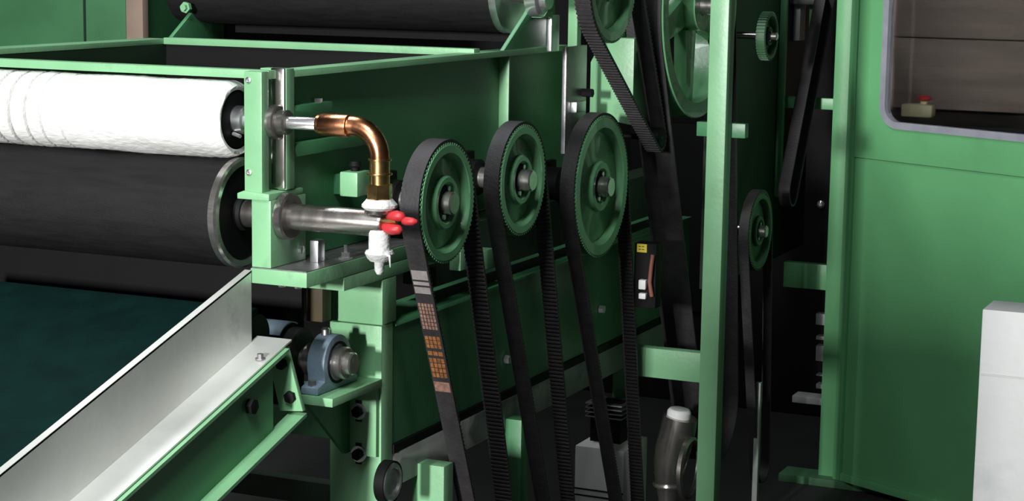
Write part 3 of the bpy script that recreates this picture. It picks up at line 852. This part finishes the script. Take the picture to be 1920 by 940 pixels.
# ------------------------------------------------------------------ guard frame
PXR = 0.30
fp = at(1345, 470, 'X', PXR)
PYF = at(1342, 470, 'X', PXR).y - 0.02
t = thing('guard_frame', 'tall pale green square post frame with short cross rails', 'frame', (0.2, PYF + 0.03, FZ))
pl = at(1318, 470, 'Y', PYF).x; pr = at(1353, 470, 'Y', PYF).x
MB().box(pl, pr, PYF, PYF + 0.058, FZ + 0.001, 2.3).build('post', M['green'], t, 0.004)
a = at(1255, 657, 'Y', PYF + 0.01); b = at(1255, 712, 'Y', PYF + 0.01)
MB().box(0.035, pl, PYF + 0.01, PYF + 0.05, b.z, a.z).build('lower_rail', M['green'], t, 0.002)
a = at(1305, 228, 'Y', PYF + 0.058); b = at(1305, 255, 'Y', PYF + 0.058)
MB().box(pl - 0.05, pr + 0.04, PYF + 0.058, PYF + 0.09, b.z, a.z).build('upper_rail', M['shaded_green'], t, 0.002)

# inner machine side behind the guard
t = thing('rear_dark_filler', 'black filler block added for the dark gap behind the green cross rails', 'housing', (-0.4, 4.4, FZ))  # black body added so the opening behind the rails stays dark
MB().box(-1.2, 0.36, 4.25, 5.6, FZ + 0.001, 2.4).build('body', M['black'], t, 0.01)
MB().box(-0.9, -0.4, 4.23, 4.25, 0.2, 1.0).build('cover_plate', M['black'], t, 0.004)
tag(MB().box(0.02, 0.05, 2.48, 3.6, 0.62, 1.75).build('inner_side_plate', M['deep_shade_green'], None, 0.002),
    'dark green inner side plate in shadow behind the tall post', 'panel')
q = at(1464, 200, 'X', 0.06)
tag(MB().box(0.052, 0.075, q.y - 0.02, q.y, 0.85, 1.75).build('inner_edge_strip', M['shaded_green'], None, 0.001),
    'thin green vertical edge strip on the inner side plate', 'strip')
ci, ri_ = pc(1427, 434, 72, 0.2)
pulley('green pulley in deep shadow right of the tall post', ci, ri_, 0.165, 0.2, 0.05, 0.03, 0.02, 0, wall=0.0495, m='shaded_pulley_green')
belt('toothed_belt', 'black belt running down from the shadowed pulley right of the tall post', ci, ri_ + BT, (ci[0] + 0.14, 0.0), 0.06, 0.167, 0.198, 0.006, False)
cs, rs_ = pc(1447, 68, 44, 0.2)
pulley('small green pulley high up right of the tall post', cs, rs_, 0.17, 0.2, 0.03, 0.018, 0.02, 0, wall=0.0495, m='shaded_pulley_green')
# slanting belt
sa = at(1545, -10, 'X', 0.17); sb = at(1488, 300, 'X', 0.17)
belt('toothed_belt', 'black belt slanting down behind the window door post', (sa.y + 0.05, sa.z + 0.05), 0.05, (sb.y - 0.05, sb.z - 0.1), 0.05, 0.15, 0.19, 0.006, False)
# grey fittings at the top of the opening
q = at(1500, 4, 'Y', 3.3)
TZ = q.z - 0.008
tag(MB().box(max(q.x - 0.07, 0.051), q.x + 0.07, 3.3, 3.44, TZ, q.z + 0.03).build('overhead_tray', M['zinc'], None, 0.002),
    'bright grey tray at the top between post and window door', 'tray')
q = at(1490, 50, 'Y', 3.35)
tag(MB().box(max(q.x - 0.03, 0.052), q.x + 0.02, 3.35, 3.42, q.z - 0.05, TZ - 0.0005).build('grey_junction_box', M['box'], None, 0.003),
    'dull grey box hanging below the overhead tray', 'box')
q = at(1524, 45, 'Y', 3.35)
tag(MB().box(q.x - 0.015, q.x + 0.02, 3.35, 3.42, q.z - 0.05, TZ - 0.0005).build('pale_junction_box', M['green'], None, 0.003),
    'narrow pale green box beside the grey one under the overhead tray', 'box')
for i, (px, py, lab) in enumerate(((1527, 122, 'bright bolt head above the upper inner cross rail'), (1540, 383, 'bright bolt head above the lower inner cross rail'), (1483, 797, 'bright bolt head low in the shadow beside the window door'))):
    q = at(px, py, 'Y', 4.25)
    tag(MB().lathe([(0.016, 0), (0.016, 0.01), (0.007, 0.016)], q, (0, -1, 0), 10).build('bolt_head', M['chrome'], None), lab, 'bolt')

# ------------------------------------------------------------------ hinge post, cross rails and open window door
H = at(1562, 908, 'X', 0.30)
U = Vector((0.892, -0.452, 0)).normalized(); N = Vector((-0.452, -0.892, 0)).normalized()
def dpix(px, py, off=0.0):
    d = ray(px, py)
    k = ((H + N * off - CAM).dot(N)) / d.dot(N)
    q = CAM + d * k
    return (q - H).dot(U), q.z
tag(MB().box(0.235, 0.295, H.y + 0.03, H.y + 0.09, FZ + 0.001, 2.3).build('hinge_post', M['door_green'], None, 0.003),
    'green hinge post at the left edge of the window door', 'post')
for (y0, y1, lab) in ((181, 202, 'upper short green cross rail left of the window door'), (491, 538, 'lower short green cross rail left of the window door')):
    a = at(1470, y0, 'Y', H.y + 0.04); b = at(1470, y1, 'Y', H.y + 0.04)
    tag(MB().box(a.x, 0.234, H.y + 0.04, H.y + 0.08, b.z, a.z).build('cross_rail', M['door_green'], None, 0.002), lab, 'rail')
t = thing('window_door', 'open green steel door with a round cornered window', 'door', H)
DW = 1.02
zbot, ztop = H.z + 0.02, 2.15
def dbox(s0, s1, z0, z1, n0, n1, name, m, bev=0.002, parent=None):
    def pt(s, n, z):
        p = H + U * s + N * n
        return (p.x, p.y, z)
    bot = [pt(s0, n0, z0), pt(s1, n0, z0), pt(s1, n1, z0), pt(s0, n1, z0)]
    top = [pt(s0, n0, z1), pt(s1, n0, z1), pt(s1, n1, z1), pt(s0, n1, z1)]
    return MB().hexa(bot, top).build(name, m, parent or t, bev)
sL = dpix(1600, 300)[0]
sw, zw = dpix(1655, 150)[0], dpix(1800, 252)[1]
zm = dpix(1700, 306)[1]
dbox(0.0, sL, zbot, ztop, -0.03, 0.006, 'hinge_stile', M['door_green'])
dbox(DW - 0.04, DW, zbot, ztop, -0.03, 0.006, 'lock_stile', M['door_green'])
dbox(sL + 0.001, DW - 0.041, zbot, zm - 0.002, -0.02, -0.008, 'lower_panel', M['door_green'])
dbox(sL + 0.001, DW - 0.041, zbot, zbot + 0.03, -0.008, 0.004, 'bottom_fold', M['door_green'])
# window plate with rounded hole
def rrect(s0, s1, z0, z1, r, k=10):
    pts = []
    for (cs_, cz, a0) in ((s1 - r, z1 - r, 0), (s0 + r, z1 - r, 90), (s0 + r, z0 + r, 180), (s1 - r, z0 + r, 270)):
        for i in range(k + 1):
            a = math.radians(a0 + 90 * i / k)
            pts.append((cs_ + r * math.cos(a), cz + r * math.sin(a)))
    return pts
def sq(s0, s1, z0, z1, k=10):
    pts = []
    for (cs_, cz, ks) in ((s1, z1, 0), (s0, z1, 1), (s0, z0, 2), (s1, z0, 3)):
        pts += [(cs_, cz)] * (k + 1)
    return pts
def frame_ring(inner, outer, n0, n1, name, m):
    mb = MB()
    n = len(inner)
    vs = []
    for pts, nn in ((outer, n1), (inner, n1), (inner, n0), (outer, n0)):
        for (s, z) in pts:
            p = H + U * s + N * nn
            vs.append((p.x, p.y, z))
    fs = []
    for a in range(4):
        b = (a + 1) % 4
        for i in range(n):
            j = (i + 1) % n
            fs.append((a * n + i, a * n + j, b * n + j, b * n + i))
    mb.add(vs, fs)
    return mb.build(name, m, t)
so, s1w, z0w, z1w = sw, DW - 0.12, zw, ztop - 0.10
rad = 0.075
frame_ring(rrect(so, s1w, z0w, z1w, rad), sq(sL + 0.001, DW - 0.041, zm, ztop), -0.018, 0.0, 'window_frame', M['door_green'])
gk = 0.020
frame_ring(rrect(so + gk, s1w - gk, z0w + gk, z1w - gk, rad - gk), rrect(so - 0.004, s1w + 0.004, z0w - 0.004, z1w + 0.004, rad + 0.004), -0.022, 0.008, 'gasket', M['gasket'])
gp = rrect(so + gk - 0.004, s1w - gk + 0.004, z0w + gk - 0.004, z1w - gk + 0.004, rad - gk + 0.004)
mb = MB(); n = len(gp)
vs = []
for nn in (-0.012, -0.008):
    for s, z in gp:
        p = H + U * s + N * nn
        vs.append((p.x, p.y, z))
mb.add(vs, [tuple(range(n)), tuple(range(2 * n - 1, n - 1, -1))] + [(i, (i + 1) % n, n + (i + 1) % n, n + i) for i in range(n)])
mb.build('pane', M['glass'], t)
for py in (380, 640):
    s_, z_ = dpix(1606, py)
    p = H + U * 0.02 + N * 0.006

# behind the window: board wall on a dark bench, button box
BW = 4.1
a = at(1640, 205, 'Y', BW); b = at(1960, 205, 'Y', BW)
zb1 = at(1800, 208, 'Y', BW).z; zb2 = at(1800, 73, 'Y', BW).z
hb = zb2 - zb1
t = thing('board_partition', 'weathered grey brown board partition seen through the door window', 'partition', ((a.x + b.x) / 2, BW, FZ))
for k in range(3):
    MB().box(a.x, b.x + 0.7, BW, BW + 0.03, zb1 + k * hb + 0.002, zb1 + (k + 1) * hb - 0.003).build('plank', M['wood'], t, 0.003)
MB().box(a.x + 0.02, a.x + 0.1, BW + 0.03, BW + 0.1, FZ + 0.001, zb1 + 3 * hb).build('stud', M['wood'], t)
MB().box(b.x + 0.5, b.x + 0.6, BW + 0.03, BW + 0.1, FZ + 0.001, zb1 + 3 * hb).build('stud', M['wood'], t)
t = thing('dark_bench', 'black bench top behind the door window', 'bench', (a.x + 0.4, BW - 0.3, FZ))
MB().box(a.x, b.x + 0.7, BW - 0.6, BW - 0.002, zb1 - 0.05, zb1 - 0.006).build('top', M['black'], t, 0.004)
for xx in (a.x + 0.02, b.x + 0.6):
    for yy in (BW - 0.56, BW - 0.08):
        MB().box(xx, xx + 0.05, yy, yy + 0.05, FZ + 0.001, zb1 - 0.05).build('leg', M['black'], t)
q = at(1722, 219, 'Z', zb1 - 0.006)
t = thing('button_box', 'small cream control box with a red push button on the bench', 'control box', (q.x, q.y, zb1 - 0.006))
zz = zb1 - 0.006
cs_b = MB().box(q.x - 0.058, q.x + 0.058, q.y - 0.035, q.y + 0.035, zz + 0.0005, zz + 0.048).build('case', M['cream'], t, 0.006)
MB().lathe([(0.014, 0), (0.014, 0.012)], (q.x + 0.02, q.y, zz + 0.048), (0, 0, 1), 20).build('collar', M['cream'], cs_b)
MB().lathe([(0.013, 0.012), (0.026, 0.018), (0.026, 0.026), (0.018, 0.033)], (q.x + 0.02, q.y, zz + 0.048), (0, 0, 1), 24).build('push_button', M['red'], cs_b)

# pale box in the right foreground
BYF = 1.2
a = at(1842, 580, 'Y', BYF); b = at(1975, 590, 'Y', BYF)
t = thing('pale_cabinet', 'pale grey sheet metal cabinet in front of the window door', 'cabinet', ((a.x + b.x) / 2 + 0.2, BYF + 0.2, FZ))
MB().box(a.x, a.x + 0.6, BYF, BYF + 0.14, FZ + 0.001, a.z).build('body', M['box'], t, 0.004)
MB().box(a.x + 0.004, a.x + 0.596, BYF - 0.003, BYF, a.z - 0.16, a.z - 0.157).build('seam', M['box'], t)

# ------------------------------------------------------------------ low details between belts
def vpost(px, Y, x_w, depth, ztop, label, m, name='frame_leg'):
    q = at(px, 900, 'Y', Y)
    return tag(MB().box(q.x - x_w / 2, q.x + x_w / 2, Y, Y + depth, FZ + 0.001, ztop).build(name, M[m], None, 0.002), label, 'post')
vpost(802, 0.52, 0.085, 0.05, 0.499, 'pale green leg under the grey beam beside the printed belt', 'green')
vpost(958, 1.02, 0.055, 0.05, 0.499, 'dark green leg under the grey beam behind the middle belt', 'shaded_green')
vpost(1160, 1.95, 0.055, 0.05, 0.499, 'dark green leg under the grey beam behind the last belt', 'shaded_green')
q = at(738, 905, 'X', 0.03)
t = thing('idler_roller', 'grey idler roller end beside the column foot', 'roller', (0.03, q.y, q.z - 0.05))
MB().lathe([(0.046, 0.006), (0.046, 0.026), (0.042, 0.03), (0.034, 0.03), (0.030, 0.024), (0.012, 0.024)], (0, q.y, q.z), (1, 0, 0), 40).build('shell', M['zinc'], t)
MB().ring([(0.049, 0.004), (0.049, 0.028), (0.0465, 0.028), (0.0465, 0.004)], (0, q.y, q.z), (1, 0, 0), 40).build('sleeve', M['black'], t)

q = at(1262, 850, 'X', 0.0)
t = thing('exhaust_pipe', 'bent stainless steel pipe standing below the lower rail', 'pipe', (q.x, q.y, FZ))
QY = 1.92
def pz(px, py): return at(px, py, 'Y', QY)
path = [pz(1252, 990), pz(1252, 935), pz(1252, 905), pz(1256, 870), pz(1262, 840), pz(1270, 810), pz(1276, 782)]
MB().tube(path, [0.030, 0.030, 0.040, 0.050, 0.054, 0.054, 0.052], 28).build('body', M['turned'], t, angle=80)
MB().lathe([(0.044, 0), (0.047, 0.006), (0.044, 0.012)], pz(1252, 912), (0, 0, 1), 28).build('clamp', M['steel'], t)
MB().lathe([(0.040, 0), (0.043, 0.006), (0.040, 0.012)], pz(1252, 890) , (0, 0, 1), 28).build('clamp', M['steel'], t)
MB().lathe([(0.036, 0), (0.036, 0.022), (0.03, 0.03)], pz(1272, 785), (0.1, 0, 1), 24).build('cap', M['white'], t, 0.002)
a = pz(1292, 875)
MB().ring([(0.095, 0), (0.095, 0.012), (0.085, 0.016), (0.085, 0)], (a.x, a.y - 0.02, a.z), (1, 0, 0), 40).build('flange_ring', M['turned'], t)

q = at(1110, 880, 'Y', 1.75)
t = thing('drive_motor', 'pale grey motor with cooling fins low behind the belts', 'motor', (q.x, 1.9, FZ))
a = at(1078, 835, 'Y', 1.75); b = at(1168, 940, 'Y', 1.75)
MB().box(a.x, b.x, 1.75, 1.95, FZ + 0.001, a.z).build('body', M['white'], t, 0.006)
for k in range(2):
    zz = at(1110, 918 + k * 12, 'Y', 1.75).z
    MB().box(a.x, b.x, 1.746, 1.75, zz - 0.004, zz).build('groove', M['black'], t)
for k in range(4):
    zz = at(1105, 782 - k * 8, 'Y', 1.8).z
    MB().box(a.x + 0.01, b.x - 0.03, 1.8, 1.9, zz, zz + 0.004).build('fin', M['oily'], t)
MB().box(a.x + 0.02, b.x - 0.04, 1.82, 1.88, a.z, at(1105, 755, 'Y', 1.8).z).build('fin_core', M['black'], t)

# switch block with yellow label
q = at(1206, 470, 'X', 0.06)
t = thing('limit_switch', 'black switch block with yellow sticker and white plugs', 'switch', (0.06, q.y, q.z - 0.2))
SY = 1.68
a = at(1190, 455, 'Y', SY); b = at(1228, 580, 'Y', SY)
MB().box(a.x, b.x, SY, SY + 0.05, b.z, a.z).build('body', M['black'], t, 0.003)
a = at(1195, 457, 'Y', SY); b = at(1213, 474, 'Y', SY)
stk = MB().box(a.x, b.x, SY - 0.002, SY, b.z, a.z).build('sticker', M['yellow'], t)
for k in range(2):
    zz = a.z + (b.z - a.z) * (0.3 + 0.35 * k)
    for j in range(2):
        x_ = a.x + 0.005 + j * 0.010
        MB().box(x_, x_ + 0.007, SY - 0.0025, SY - 0.002, zz - 0.001, zz + 0.001).build('sticker_mark', M['black'], stk)
for (y0, y1) in ((525, 544), (550, 562)):
    a = at(1197, y0, 'Y', SY - 0.02); b = at(1210, y1, 'Y', SY - 0.02)
    MB().box(a.x, b.x, SY - 0.02, SY, b.z, a.z).build('plug', M['white'], t, 0.003)
MB().tube([at(1224, 478, 'Y', SY - 0.01), at(1221, 500, 'Y', SY - 0.015), at(1218, 530, 'Y', SY - 0.015), at(1222, 556, 'Y', SY - 0.01)], 0.006, 10).build('cable', M['cable'], t, angle=80)

# things low in the shadow beside the window door
q = at(1418, 800, 'Y', 2.6)
a = at(1418, 718, 'Y', 2.6)
tag(MB().box(q.x - 0.008, q.x + 0.010, 2.6, 2.62, FZ + 0.001, a.z).build('grey_upright', M['grey_beam'], None, 0.002),
    'thin grey upright bar low in the shadow right of the tall post', 'bar')
a = at(1485, 742, 'Y', H.y + 0.09); b = at(1575, 765, 'Y', H.y + 0.09)
tag(MB().box(a.x, b.x, H.y + 0.091, H.y + 0.17, b.z, a.z).build('grey_bracket', M['box'], None, 0.003),
    'pale grey bracket low beside the hinge post', 'bracket')
a = at(1542, 590, 'Y', 3.4)
t = thing('terminal_strip', 'pale grey stacked terminal blocks beside the hinge post', 'terminal', (a.x, 3.42, 0.2))
for y0, y1 in ((588, 612), (630, 640), (648, 680), (702, 708), (720, 732)):
    a = at(1530, y0, 'Y', 3.32); b = at(1560, y1, 'Y', 3.32)
    MB().box(a.x, b.x, 3.32, 3.36, b.z, a.z).build('terminal_block', M['box'], t, 0.002)
a = at(1455, 925, 'Z', FZ + 0.02)
tag(MB().box(0.10, 0.9, H.y - 0.02, H.y + 0.10, FZ + 0.0005, FZ + 0.03).build('floor_sill', M['floor_green'], None, 0.003),
    'green floor sill under the window door', 'sill')
